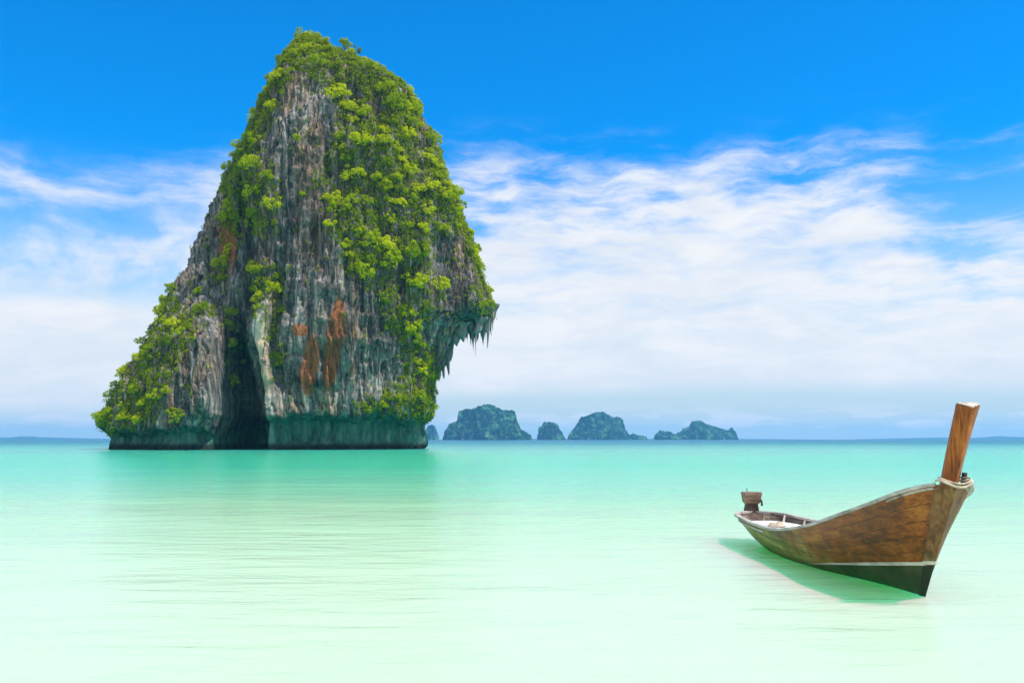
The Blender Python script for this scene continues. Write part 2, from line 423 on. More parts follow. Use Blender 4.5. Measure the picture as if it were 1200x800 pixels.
# left part of the tower stands back from the main face
disp -= 3.5 * (1 - sstep(PX, 280, 300)) * sstep(PY, 150, 230) * (1 - sstep(PY, 350, 420)) * sstep(PX, 215, 250)
# chimney running down left of the front face
disp -= 2.2 * lane([(297, 180, 3), (286, 230, 4), (284, 300, 5), (286, 360, 5)], 0, 8) * sstep(PY, 150, 200) * (1 - sstep(PY, 350, 380))
# buttress on the left
disp += 6.0 * (1 - sstep(PX, 236, 256)) * sstep(PY, 330 + 0.35 * np.abs(PX - 250), 420 + 0.2 * np.abs(PX - 250))
disp -= 3.5 * blob(236, 506, 14, 22)                                   # hollow at its right foot
# pale pillar and the great front face
disp += 2.2 * lane([(300, 340, 6), (301, 400, 9), (303, 470, 11), (306, 530, 10)], 0, 8) * sstep(PY, 330, 380)
disp += 2.5 * blob(390, 380, 80, 130)
disp += 2.0 * blob(350, 150, 40, 70)
disp -= 2.2 * lane([(322, 300, 3), (324, 360, 5), (318, 420, 5), (322, 455, 3)], 0, 7) * sstep(PY, 290, 320) * (1 - sstep(PY, 440, 465))
# gullies of the right slope
for (gx, gy, rx, ry, a) in [(415, 120, 12, 25, 2.2), (445, 125, 9, 18, 1.5), (492, 160, 10, 35, 2.0), (400, 200, 14, 26, 1.6), (528, 300, 20, 36, 3.2), (530, 350, 14, 34, 2.4), (470, 345, 10, 40, 1.5), (440, 210, 9, 30, 1.4)]:
    disp -= a * blob(gx, gy, rx, ry)
disp += 2.4 * blob(495, 455, 22, 28) + 1.5 * blob(455, 470, 30, 20)
disp += 2.5 * blob(552, 350, 12, 26)
# tidal notch round the foot
lip = 489 + 6 * vnoise(PX / 34, PX * 0, PX * 0, 5) + 4 * vnoise(PX / 9, PX * 0, PX * 0, 6) + 9 * (1 - sstep(PX, 230, 300)) * 1.2
notch = sstep(PY, lip - 2, lip + 7) * (1 - 0.5 * sstep(PY, 515, 530))
disp -= front * notch * 3.0
disp *= front
# noise: broad lumps, vertical flutes, fine pitting
qx, qy, qz = GX, GY, GZ
wv = 1.6 * fbm(qx * 0.10, qy * 0.10, qz * 0.07, 21, 3)
broad = fbm(qx * 0.06, qy * 0.06, qz * 0.05, 1, 4, 0.55)
fl1 = ridged(qx * 0.17 + wv * 0.30, qy * 0.17 + wv * 0.2, qz * 0.022, 2, 3)
fl2 = ridged(qx * 0.60 + wv * 0.6, qy * 0.60, qz * 0.055, 4, 3)
fl3 = ridged(qx * 1.6 + wv * 1.2, qy * 1.6, qz * 0.20, 6, 2)
pit = fbm(qx * 1.1, qy * 1.1, qz * 0.8, 8, 4, 0.6)
ledge = fbm(qx * 0.10, qy * 0.10, qz * 0.40, 14, 3)
inner = (1 - 0.9 * notch) * (1 - 0.55 * np.clip(lane([(301, 380, 8), (304, 500, 10)], 0, 8) * sstep(PY, 350, 390), 0, 1))
sil = 0.35 + 0.65 * sstep(-NYn, 0.0, 0.5)
nb = (3.0 * broad + 0.6 * ledge) * sil
nd = (1.5 * fl1 + 1.0 * fl2 + 0.45 * fl3 + 0.42 * pit) * inner * (0.5 + 0.5 * sil)
tops = sstep(yrow, 36, 75)[:, None]
tot = (nb + nd) * (0.15 + 0.85 * tops); dfeat = disp * (0.15 + 0.85 * tops)
GX = GX + NXn * tot; GY = GY + NYn * tot - dfeat
pr = 600 + F * GX / GY
kern = np.hanning(61); kern /= kern.sum()
smooth = lambda v: np.convolve(np.pad(v, 30, mode='edge'), kern, 'valid')
dL = smooth(Lp - pr.min(1)); dR = smooth(np.maximum(Rp, Rfull) - pr.max(1))
wq = np.clip((pr - pr.min(1)[:, None]) / (np.ptp(pr, axis=1)[:, None] + 1e-6), 0, 1)
GX = GX + ((1 - wq) * dL[:, None] + wq * dR[:, None]) * GY / F
GZ = GZ + (0.5 * pit + 0.35 * fl3) * sstep(yrow, 530, 500)[:, None]
PX = 600 + F * GX / GY; PY = HOR - F * (GZ - H) / GY
VV = np.stack([GX, GY, GZ], -1)
top_c = VV[-1].mean(0) + np.array([0, 0, 0.4])
V = np.concatenate([VV.reshape(-1, 3), np.repeat(top_c[None], 1, 0)])
Fq = grid_faces(NU, NV, True)
me = npmesh('sea_stack', V[:-1], Fq)
bm = bmesh.new(); bm.from_mesh(me); bm.verts.ensure_lookup_table()
n0 = (NV - 1) * NU
ring = [bm.verts[n0 + i] for i in range(NU)]
tv = bm.verts.new(top_c)
for i in range(NU): bm.faces.new((ring[i], ring[(i + 1) % NU], tv)).smooth = True
bm.to_mesh(me); bm.free()
# stone stains, algae with water bounce, painted recess shade, stored per vertex
wob = 4 * fbm(GX * 0.7, GY * 0.7, GZ * 0.12, 91, 3)
PXs = PX; PX = PX + wob
och = np.zeros_like(GX)
for (x, y, rx, ry, rot, a) in [(363, 428, 8, 28, 0.12, 2.2), (391, 402, 7, 42, 0.14, 2.4), (351, 387, 8, 6, 0, 1.8), (267, 282, 10, 34, 0.05, 1.1), (376, 310, 9, 35, 0, 0.35), (295, 300, 6, 22, 0, 0.4), (412, 432, 9, 16, 0, 0.45),
                              (415, 380, 5, 30, 0.1, 0.4), (395, 315, 7, 30, 0, 0.35), (340, 290, 12, 30, 0, 0.3), (330, 235, 16, 40, 0, 0.12), (440, 400, 8, 40, 0, 0.3)]:
    och = np.maximum(och, a * blob(x, y, rx, ry, rot))
pal = np.clip(lane([(300, 350, 4), (301, 400, 9), (304, 470, 11), (308, 500, 9)], 0, 6) * sstep(PY, 345, 380) * (1 - sstep(PY, 478, 496)), 0, 1)
pal = np.maximum(pal, 0.5 * blob(355, 470, 60, 14) + 0.35 * blob(440, 455, 40, 16) + 0.35 * blob(365, 110, 30, 30))
tide_bounce = sstep(PY, lip - 3, lip + 6) * (PY < 560)
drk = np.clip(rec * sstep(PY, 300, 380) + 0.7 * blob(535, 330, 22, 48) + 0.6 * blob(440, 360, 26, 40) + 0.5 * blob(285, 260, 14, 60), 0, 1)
for nm, arr in (('ochre', och), ('pale', pal), ('tide_bounce', tide_bounce), ('recess_shade', drk)):
    at = me.attributes.new(nm, 'FLOAT', 'POINT')
    at.data.foreach_set('value', np.append(arr.ravel(), 0).astype(np.float32))
PX = PXs

m_rock, t = material('limestone', 0.9)
oc = t.node('ShaderNodeTexCoord').outputs['Object']
att = lambda n: t.node('ShaderNodeAttribute', attribute_name=n).outputs['Fac']
s1 = t.noise(t.mapping(oc, scale=(1, 1, 0.09)), 0.55, 7, 0.68, 0.5)
s2 = t.noise(t.mapping(oc, scale=(1, 1, 0.14)), 1.8, 5, 0.65, 0.3)
s3 = t.noise(oc, 0.9, 6, 0.7)
tone = t.m('ADD', t.m('MULTIPLY', s1, 0.5), t.m('ADD', t.m('MULTIPLY', s2, 0.28), t.m('MULTIPLY', s3, 0.22)))
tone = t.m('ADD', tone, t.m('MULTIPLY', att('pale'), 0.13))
tone = t.m('SUBTRACT', tone, t.m('MULTIPLY', att('recess_shade'), 0.07))  # paints the shade of the cleft and hollows into the stone
grey = t.ramp(tone, [(0.37, (0.028, 0.028, 0.028)), (0.45, (0.085, 0.083, 0.08)), (0.52, (0.24, 0.225, 0.21)), (0.58, (0.43, 0.40, 0.365)), (0.68, (0.70, 0.66, 0.60))])
warm = t.mix(t.step(t.noise(t.mapping(oc, scale=(1, 1, 0.12)), 0.22, 5, 0.6), 0.46, 0.62), grey, t.mix(1.0, grey, (1.18, 0.92, 0.72), 'MULTIPLY'))
ofac = t.step(t.m('ADD', att('ochre'), t.m('MULTIPLY', t.m('SUBTRACT', s2, 0.5), 1.1)), 0.28, 0.62)
ocol = t.ramp(s2, [(0.35, (0.22, 0.07, 0.025)), (0.6, (0.48, 0.17, 0.06))])
vor = t.node('ShaderNodeTexVoronoi', feature='DISTANCE_TO_EDGE'); vor.inputs['Scale'].default_value = 0.42
t.l.new(t.mapping(t.mix(0.12, oc, t.node('ShaderNodeTexNoise').outputs[1], 'LINEAR_LIGHT'), scale=(1, 1, 0.10)), vor.inputs['Vector'])
crack = t.m('MULTIPLY', t.step(vor.outputs[0], 0.07, 0.0), t.step(s3, 0.40, 0.58))
warm = t.mix(t.m('MULTIPLY', crack, 0.8), warm, (0.018, 0.018, 0.02))
c1 = t.mix(t.m('MULTIPLY', ofac, 0.92), warm, ocol)
tcol = t.ramp(t.noise(t.mapping(oc, scale=(1, 1, 0.25)), 0.6, 6, 0.65), [(0.32, (0.012, 0.06, 0.046)), (0.5, (0.06, 0.19, 0.15)), (0.70, (0.21, 0.36, 0.30))])  # algae teal, with green light bounced off the water mixed in
zc = t.xyz(oc)[2]
tcol = t.mix(t.step(zc, 1.8, 0.6), tcol, (0.008, 0.018, 0.014))
c2 = t.mix(t.m('MULTIPLY', att('tide_bounce'), 0.93), c1, tcol)
t.l.new(c2, t.bsdf.inputs['Base Color'])
t.bsdf.inputs['Specular IOR Level'].default_value = 0.15
bh = t.m('ADD', t.m('SUBTRACT', t.m('MULTIPLY', s2, 0.8), t.m('MULTIPLY', crack, 0.5)), t.noise(t.mapping(oc, scale=(1, 1, 0.35)), 3.2, 5, 0.7))
t.l.new(bump(t, bh, 0.9, 0.55), t.bsdf.inputs['Normal'])
me.materials.append(m_rock)
stack = bpy.data.objects.new('sea_stack', me); COL.objects.link(stack)
tag(stack, 'towering grey limestone sea stack with ochre streaks, undercut foot and clinging greenery', 'rock')

# stalactites under the overhang on the right
m_stal, t = material('stalactite_stone', 0.9)
oc = t.node('ShaderNodeTexCoord').outputs['Object']
t.l.new(t.ramp(t.noise(t.mapping(oc, scale=(1, 1, 0.15)), 1.2, 5, 0.6), [(0.3, (0.05, 0.055, 0.06)), (0.55, (0.22, 0.20, 0.19)), (0.75, (0.42, 0.34, 0.30))]), t.bsdf.inputs['Base Color'])


def stalactite(px, ytop, ytip, rpx, dy=0.0, chunk=False):
    n, rows = 12, 14
    sx = (D0 + dy) / F
    X0 = (px - 600) * sx; zt = H + (HOR - ytop) * sx; zb = H + (HOR - ytip) * sx; r0 = rpx * sx
    vs = []; seed = int(px * 7 + ytip)
    for j in range(rows):
        f = j / (rows - 1)
        rr = r0 * ((1 - f) ** (0.55 if chunk else 0.9) * (1 + 0.25 * math.sin(f * 9 + px)) + 0.02)
        ox = 0.25 * r0 * math.sin(f * 4 + px); oy = 0.2 * r0 * math.cos(f * 3 + px)
        for i in range(n):
            a = 2 * math.pi * i / n
            k = 1 + 0.25 * math.sin(3 * a + px + f * 2) + 0.12 * math.sin(5 * a - f * 6)
            vs.append((X0 + ox + rr * k * math.cos(a), D0 + dy + oy + rr * k * math.sin(a), zt + (zb - zt) * f))
    o = link('stalactite', npmesh('stalactite', vs, grid_faces(n, rows, True)), stack, [m_stal])
    return o


for a in [(546, 366, 398, 4.2, -4), (551, 368, 405, 3.0, -5), (555, 370, 411, 2.6, -3), (559, 366, 402, 3.6, -2), (563, 370, 396, 3.0, -4), (567, 366, 405, 3.8, -1), (571, 366, 409, 3.0, 0), (575, 362, 394, 3.4, 1), (579, 356, 378, 4.2, 0), (549, 372, 392, 2.4, -1), (541, 372, 392, 5.0, -3),
          (557, 372, 418, 1.3, -4), (573, 366, 400, 2.2, -3), (553, 368, 386, 4.4, -6), (565, 366, 388, 4.8, -5), (561, 370, 400, 1.2, -6), (548, 370, 403, 1.1, -6), (569, 368, 399, 1.3, -5), (577, 360, 388, 1.6, -2)]:
    stalactite(*a)
for a in [(536, 384, 406, 6.0, -7), (543, 378, 401, 7.0, -8), (551, 374, 398, 6.5, -6), (560, 371, 393, 7.5, -7), (569, 367, 390, 6.5, -4), (519, 406, 444, 4.4, -5), (525, 398, 440, 4.6, -4), (515, 416, 446, 2.6, -6), (529, 396, 424, 3.0, -3)]:
    stalactite(*a, chunk=True)

# ------------------------------------------------------------------ greenery on the stack
def leaf_mat(name, c0, c1, c2):
    m, t = material(name, 0.55)
    oc = t.node('ShaderNodeTexCoord').outputs['Object']
    rnd = t.node('ShaderNodeObjectInfo').outputs['Random']
    n = t.noise(oc, 2.2, 3, 0.6)
    f = t.m('ADD', t.m('MULTIPLY', n, 0.55), t.m('MULTIPLY', rnd, 0.45))
    col = t.ramp(f, [(0.25, c0), (0.5, c1), (0.75, c2)])
    t.l.new(col, t.bsdf.inputs['Base Color'])
    t.bsdf.inputs['Specular IOR Level'].default_value = 0.02
    tr = t.node('ShaderNodeBsdfTranslucent'); t.l.new(t.mix(1.0, col, (1.1, 1.15, 0.5), 'MULTIPLY'), tr.inputs[0])
    mx = t.node('ShaderNodeMixShader'); mx.inputs[0].default_value = 0.45
    t.l.new(t.bsdf.outputs[0], mx.inputs[1]); t.l.new(tr.outputs[0], mx.inputs[2]); t.l.new(mx.outputs[0], t.out.inputs[0])
    return m


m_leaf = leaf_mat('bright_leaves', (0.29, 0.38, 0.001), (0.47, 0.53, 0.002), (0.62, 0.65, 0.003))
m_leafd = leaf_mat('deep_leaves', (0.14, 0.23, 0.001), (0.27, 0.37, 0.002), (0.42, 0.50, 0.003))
m_bark, t = material('bark', 0.9)
oc = t.node('ShaderNodeTexCoord').outputs['Object']
t.l.new(t.ramp(t.noise(t.mapping(oc, scale=(1, 1, 0.2)), 6, 4), [(0.3, (0.06, 0.05, 0.04)), (0.7, (0.24, 0.20, 0.16))]), t.bsdf.inputs['Base Color'])


def leaf_quads(C, N, size):
    """one bent-looking quad per centre C facing N"""
    n = len(C)
    N = N / np.linalg.norm(N, axis=1, keepdims=True)
    a = rng.normal(size=(n, 3)); a -= (a * N).sum(1, keepdims=True) * N; a /= np.linalg.norm(a, axis=1, keepdims=True)
    b = np.cross(N, a)
    s = size * rng.uniform(0.7, 1.35, (n, 1))
    V = np.stack([C - a * s, C - b * s * 0.55, C + a * s, C + b * s * 0.55], 1).reshape(-1, 3)
    return V, np.arange(4 * n).reshape(-1, 4)


def crown_mesh(nclump, leaves, flat, leaf):
    C, N = [], []
    for c in range(nclump):
        a = rng.uniform(0, 2 * math.pi); u = rng.uniform(0, 1) ** 0.5 * 0.82; z = rng.uniform(-0.35, 0.62) * (1 - 0.4 * u)
        ctr = np.array([u * math.cos(a), u * math.sin(a), 1.0 + z * flat]); rad = rng.uniform(0.17, 0.30 + 1.6 / nclump)
        d = rng.normal(size=(leaves, 3)); d[:, 2] += 0.45; d /= np.linalg.norm(d, axis=1, keepdims=True)
        r = rad * rng.uniform(0.65, 1.08, (leaves, 1))
        C.append(ctr + d * r * np.array([1, 1, 0.8])); N.append(d + rng.normal(size=(leaves, 3)) * 0.45 + np.array([0, 0, 0.3]))
    V, Q = leaf_quads(np.concatenate(C), np.concatenate(N), leaf)
    return npmesh('crown', V, Q, False)


def trunk_mesh():
    bm = bmesh.new()
    def limb(p0, p1, r0, r1, n=6):
        p0, p1 = Vector(p0), Vector(p1); q = (p1 - p0).to_track_quat('Z', 'Y'); rings = []
        for f in (0, 0.35, 0.7, 1):
            c = p0.lerp(p1, f) + Vector((0.05 * math.sin(f * 5 + r0 * 50), 0.05 * math.sin(f * 4), 0)) * (1 if 0 < f < 1 else 0)
            r = r0 + (r1 - r0) * f
            rings.append([bm.verts.new(c + q @ Vector((r * math.cos(a), r * math.sin(a), 0))) for a in [2 * math.pi * k / n for k in range(n)]])
        for A, B in zip(rings, rings[1:]):
            for k in range(n): bm.faces.new((A[k], A[(k + 1) % n], B[(k + 1) % n], B[k]))
        bm.faces.new(rings[-1]); bm.faces.new(rings[0])
    limb((0, 0, -0.5), (0.06, 0, 0.62), 0.085, 0.055)
    for k in range(5):
        a = k * 1.26 + rng.uniform(0, 0.5); u = rng.uniform(0.35, 0.6)
        limb((0.05, 0, 0.45 + 0.04 * k), (u * math.cos(a), u * math.sin(a), rng.uniform(0.85, 1.3)), 0.045, 0.014)
    me = bpy.data.meshes.new('trunk'); bmesh.ops.recalc_face_normals(bm, faces=bm.faces); bm.to_mesh(me); bm.free()
    me.materials.append(m_bark); return me


crowns = []
for k in range(9):
    cm = crown_mesh([9, 16, 22, 12, 26, 14, 18, 24, 10][k], [60, 44, 36, 58, 34, 52, 42, 34, 60][k], rng.uniform(0.7, 1.15), 0.092); cm.materials.append(m_leaf if k < 6 else m_leafd); crowns.append(cm)
trunks = [trunk_mesh() for _ in range(3)]

# surface normals of the displaced rock
dU = np.roll(VV, -1, 1) - np.roll(VV, 1, 1)
dV = np.gradient(VV, axis=0)
NN = np.cross(dU, dV); NN /= np.linalg.norm(NN, axis=2, keepdims=True) + 1e-9
if (NN[:, :500, 1].mean() > 0): NN = -NN
# smoothed normals read better for placing trees
OUT = np.stack([NXn, NYn, np.full_like(NXn, 0.15)], -1)

ZONES = [
    ('summit', [(354, 34), (378, 34), (405, 53), (445, 66), (487, 86), (503, 110), (490, 114), (470, 100), (450, 108), (425, 98), (405, 104), (395, 118), (376, 104), (362, 84), (348, 86), (335, 96), (326, 112), (318, 110), (303, 112), (315, 82), (333, 50)],
     0.8, 'bushy green tree on the summit cap of the sea stack', 'trees on the summit of the sea stack', 0.35),
    ('left edge', [(318, 108), (326, 112), (320, 140), (306, 165), (303, 190), (318, 192), (330, 215), (325, 240), (318, 278), (298, 280), (292, 235), (284, 250), (272, 300), (260, 330), (252, 325), (262, 285), (268, 225), (256, 228), (255, 212), (270, 188), (288, 150), (302, 112)],
     1.0, 'green tree hanging on the upper left edge of the sea stack', 'trees down the upper left edge of the sea stack', 0.3),
    ('right slope', [(393, 118), (425, 98), (450, 108), (490, 112), (508, 135), (531, 200), (553, 245), (571, 290), (578, 330), (562, 332), (553, 305), (535, 268), (513, 283), (508, 310), (503, 330), (520, 345), (520, 362), (500, 372), (490, 398), (470, 402), (455, 382), (440, 345), (420, 330), (405, 322), (398, 290), (385, 265), (375, 225), (362, 212), (380, 190), (390, 172), (400, 150)],
     1.0, 'bright green tree in the dense wood covering the right slope of the sea stack', 'trees covering the right slope of the sea stack', 0.0),
    ('overhang', [(552, 332), (580, 335), (585, 358), (572, 362), (562, 385), (554, 372)],
     0.8, 'small green bush on the overhang above the stalactites', 'bushes on the overhang of the sea stack', 0.0),
    ('ledge', [(478, 398), (500, 396), (512, 430), (516, 480), (500, 494), (470, 488), (440, 484), (418, 482), (420, 475), (445, 466), (468, 440)],
     0.75, 'yellow green bush on the bulging lower right foot of the sea stack', 'bushes on the lower right foot of the sea stack', 0.0),
    ('column', [(292, 308), (332, 312), (336, 350), (326, 380), (330, 430), (316, 452), (310, 400), (300, 350)],
     0.75, 'green bush in the narrow vertical strip right of the pale pillar', 'bushes in the strip beside the pale pillar', 0.2),
    ('buttress', [(247, 352), (256, 364), (225, 396), (215, 420), (200, 442), (190, 470), (184, 490), (165, 500), (140, 506), (116, 506), (110, 490), (128, 460), (158, 420), (173, 395), (193, 378), (183, 360), (205, 343), (216, 360), (230, 362)],
     1.0, 'bright green tree on the long sloping left buttress of the sea stack', 'trees on the left buttress of the sea stack', 0.05),
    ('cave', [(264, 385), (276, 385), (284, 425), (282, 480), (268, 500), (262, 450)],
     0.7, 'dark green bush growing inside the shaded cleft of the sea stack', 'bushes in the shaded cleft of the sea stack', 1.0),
]
GAPS = [(414, 112, 11, 14), (440, 122, 9, 14), (494, 160, 7, 28), (398, 205, 12, 14), (530, 310, 16, 22), (365, 105, 12, 12), (470, 330, 5, 20), (412, 165, 6, 10), (456, 160, 6, 12), (310, 240, 6, 14), (232, 375, 5, 7)]
vis = (NYn < 0.25)
emin = np.repeat(PX.min(1)[:, None], NU, 1)[vis]; emax = np.repeat(PX.max(1)[:, None], NU, 1)[vis]
fpx, fpy = PX[vis], PY[vis]; fedge = np.minimum(fpx - emin, emax - fpx); fV = VV[vis]; fO = OUT[vis]
gapm = np.zeros(len(fpx), bool)
for (gx, gy, rx, ry) in GAPS: gapm |= ((fpx - gx) / rx) ** 2 + ((fpy - gy) / ry) ** 2 < 1
SINGLE = [(207, 497, 2.2, 'rounded green tree low on the buttress, just above the waterline', 0), (222, 458, 1.3, 'small green shrub alone on bare grey rock in the middle of the buttress', 0),
          (196, 462, 1.2, 'little green shrub beside the wood edge on the buttress rock', 4), (271, 372, 1.9, 'dark green tree at the mouth of the cleft, high above the sea cave', 5), (234, 345, 1.3, 'small green shrub on the ledge above the buttress wood', 2),
          (349, 166, 1.1, 'small isolated shrub on the grey upper front face', 4), (303, 349, 1.2, 'green shrub at the top of the pale pillar', 1), (162, 497, 1.3, 'pale green bush at the lower right corner of the buttress wood', 0),
          (355, 232, 1.0, 'small isolated shrub on the grey middle front face', 5), (160, 400, 1.5, 'tree standing out against the sky from the buttress ridge', 5), (262, 330, 1.3, 'dark shrub in the ochre streaked wall left of the cleft', 6)]
TREES = []


def plant(p, out, r, label, group, dark):
    i = len(TREES)
    root = bpy.data.objects.new('cliff_tree', None); COL.objects.link(root)
    root.empty_display_size = 0.5
    axis = (Vector((0, 0, 0.85)) + Vector(out) * 0.55 + Vector(rng.normal(size=3) * 0.08)).normalized()
    q = Vector((0, 0, 1)).rotation_difference(axis) @ Quaternion((0, 0, 1), rng.uniform(0, 6.28))
    root.rotation_mode = 'QUATERNION'; root.rotation_quaternion = q
    root.location = Vector(p) - Vector(out) * 0.10 * r - axis * 0.26 * r
    root.scale = (r * rng.uniform(0.9, 1.1), r * rng.uniform(0.9, 1.1), r * rng.uniform(0.85, 1.15))
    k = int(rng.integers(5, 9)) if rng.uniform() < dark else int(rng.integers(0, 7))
    link('crown', crowns[k], root); link('trunk', trunks[i % 3], root)
    tag(root, label, 'tree', group)
    TREES.append((np.array(p), r))


for (x, y, r, lab, k) in SINGLE:
    i = np.argmin((fpx - x) ** 2 + (fpy - y) ** 2 + 1e-3 * (fV[:, 1] - 200)); plant(fV[i], fO[i], r, lab, None, 0.3)
cand = []
for zi, (zn, poly, sz, lab, grp, dark) in enumerate(ZONES):
    ii = np.where(inpoly(fpx, fpy, poly) & ~gapm)[0]
    # keep the nearest surface only, thin the candidates
    area = abs(sum(poly[k - 1][0] * poly[k][1] - poly[k][0] * poly[k - 1][1] for k in range(len(poly)))) / 2
    ii = rng.permutation(ii)[:int(area * 0.35)]
    for i in ii: cand.append((i, zi))
order = rng.permutation(len(cand))
pos_a = np.array([c[0] for c in TREES]); rad_a = np.array([c[1] for c in TREES])
for rscale in (1.0, 0.72):
    for oi in order:
        if len(TREES) >= 296: break
        i, zi = cand[oi]; zn, poly, sz, lab, grp, dark = ZONES[zi]
        r = (1.45 + 1.75 * rng.uniform() ** 1.5) * sz * rscale * (0.60 + 0.40 * float(sstep(fedge[i], 4, 24)))
        d = np.linalg.norm(pos_a - fV[i], axis=1)
        if (d < 0.56 * (rad_a + r)).any(): continue
        plant(fV[i], fO[i], r, lab, grp, dark)
        pos_a = np.vstack([pos_a, fV[i]]); rad_a = np.append(rad_a, r)


# creepers and small shrubs, too many to count: one mesh
C, N = [], []
allm = np.zeros(len(fpx), bool)
for z in ZONES: allm |= inpoly(fpx + 4 * rng.normal(size=len(fpx)), fpy + 4 * rng.normal(size=len(fpx)), z[1])
ii = rng.permutation(np.where(allm & ~gapm)[0])[:12000]
up = np.where((NN[..., 2][vis] > 0.35) & (fpy < 470))[0]
bk = np.where((~vis) & (fbm(VV[..., 0] * 0.05, VV[..., 1] * 0.05, VV[..., 2] * 0.04, 55, 3) > -0.05) & (VV[..., 2] > 8))
bi = rng.permutation(len(bk[0]))[:1600]
gp = np.where(gapm)[0]
pts = np.concatenate([fV[ii], fV[rng.permutation(up)[:700]], fV[rng.permutation(gp)[:90]], VV[bk][bi]])
outs = np.concatenate([fO[ii], fO[rng.permutation(up)[:700]], fO[rng.permutation(gp)[:90]], OUT[bk][bi]])
rads = np.concatenate([rng.uniform(0.35, 0.95, len(pts) - len(bi)), rng.uniform(0.9, 2.0, len(bi))])
for p, o, r in zip(pts, outs, rads):
    n = 24
    d = rng.normal(size=(n, 3)) + o * 0.7 + np.array([0, 0, 0.3]); d /= np.linalg.norm(d, axis=1, keepdims=True)
    C.append(p + d * r * rng.uniform(0.4, 1.0, (n, 1)) * np.array([1, 1, 1.1])); N.append(d + rng.normal(size=(n, 3)) * 0.5 + np.array([0, 0, 0.3]))
C, N = np.concatenate(C), np.concatenate(N)
Vq, Qq = leaf_quads(C, N, 0.19)
m_creep = leaf_mat('creeper_leaves', (0.11, 0.19, 0.002), (0.27, 0.36, 0.003), (0.45, 0.51, 0.004))
tag(link('creepers', npmesh('creepers', Vq, Qq, False), None, [m_creep]), 'low green creepers and scrub filling the ledges between the trees', 'scrub', kind='stuff')

# ------------------------------------------------------------------ the longtail boat
L = 8.2
boat = bpy.data.objects.new('longtail_boat', None); COL.objects.link(boat)
tag(boat, 'weathered brown wooden longtail boat with tall upright prow post floating on pale green water', 'boat')
BS = Vector((5.29, 20.5, 0)); BB = Vector((5.845, 12.3, 0))
ang = math.atan2(-(BB - BS).x, (BB - BS).y)
boat.location = BS; boat.rotation_euler = (0, 0, ang)
#          s_keel s_gun   w     g      k     p
ST = np.array([(0.42, 0.00, 0.20, 0.60, 0.34, 0.60),
               (0.60, 0.14, 0.40, 0.59, 0.16, 0.52),
               (1.00, 0.60, 0.56, 0.575, 0.00, 0.46),
               (2.00, 1.80, 0.69, 0.55, -0.12, 0.42),
               (3.30, 3.30, 0.76, 0.55, -0.18, 0.39),
               (4.40, 4.50, 0.77, 0.68, -0.16, 0.39),
               (5.20, 5.40, 0.74, 0.85, -0.09, 0.43),
               (5.90, 6.20, 0.70, 1.05, -0.04, 0.54),
               (6.50, 6.95, 0.62, 1.25, -0.03, 0.68),
               (6.90, 7.55, 0.50, 1.44, -0.03, 0.84),
               (7.13, 7.90, 0.35, 1.55, -0.03, 0.95),
               (7.28, 8.10, 0.13, 1.61, -0.03, 1.00)])
NS = len(ST)


def cat(sig):
    sig = min(max(sig, 0), NS - 1 - 1e-6); i = int(sig); f = sig - i
    p = [ST[min(max(k, 0), NS - 1)] for k in (i - 1, i, i + 1, i + 2)]
    if i == 0: p[0] = 2 * p[1] - p[2]
    if i == NS - 2: p[3] = 2 * p[2] - p[1]
    return 0.5 * (2 * p[1] + (p[2] - p[0]) * f + (2 * p[0] - 5 * p[1] + 4 * p[2] - p[3]) * f * f + (-p[0] + 3 * p[1] - 3 * p[2] + p[3]) * f ** 3)


def hullp(sig, tt, side=1, off=0.0):
    sk, sg, w_, g, k, p = cat(sig)
    x = w_ * tt ** p; s = sk + (sg - sk) * tt; z = k + (g - k) * tt
    return Vector((side * (x + off), s, z))


def hull_t(sig, z):
    sk, sg, w_, g, k, p = cat(sig); return min(max((z - k) / (g - k), 0.0), 1.0)


SIG = np.linspace(0, NS - 1, 100); TT = np.linspace(0, 1, 30) ** 1.35


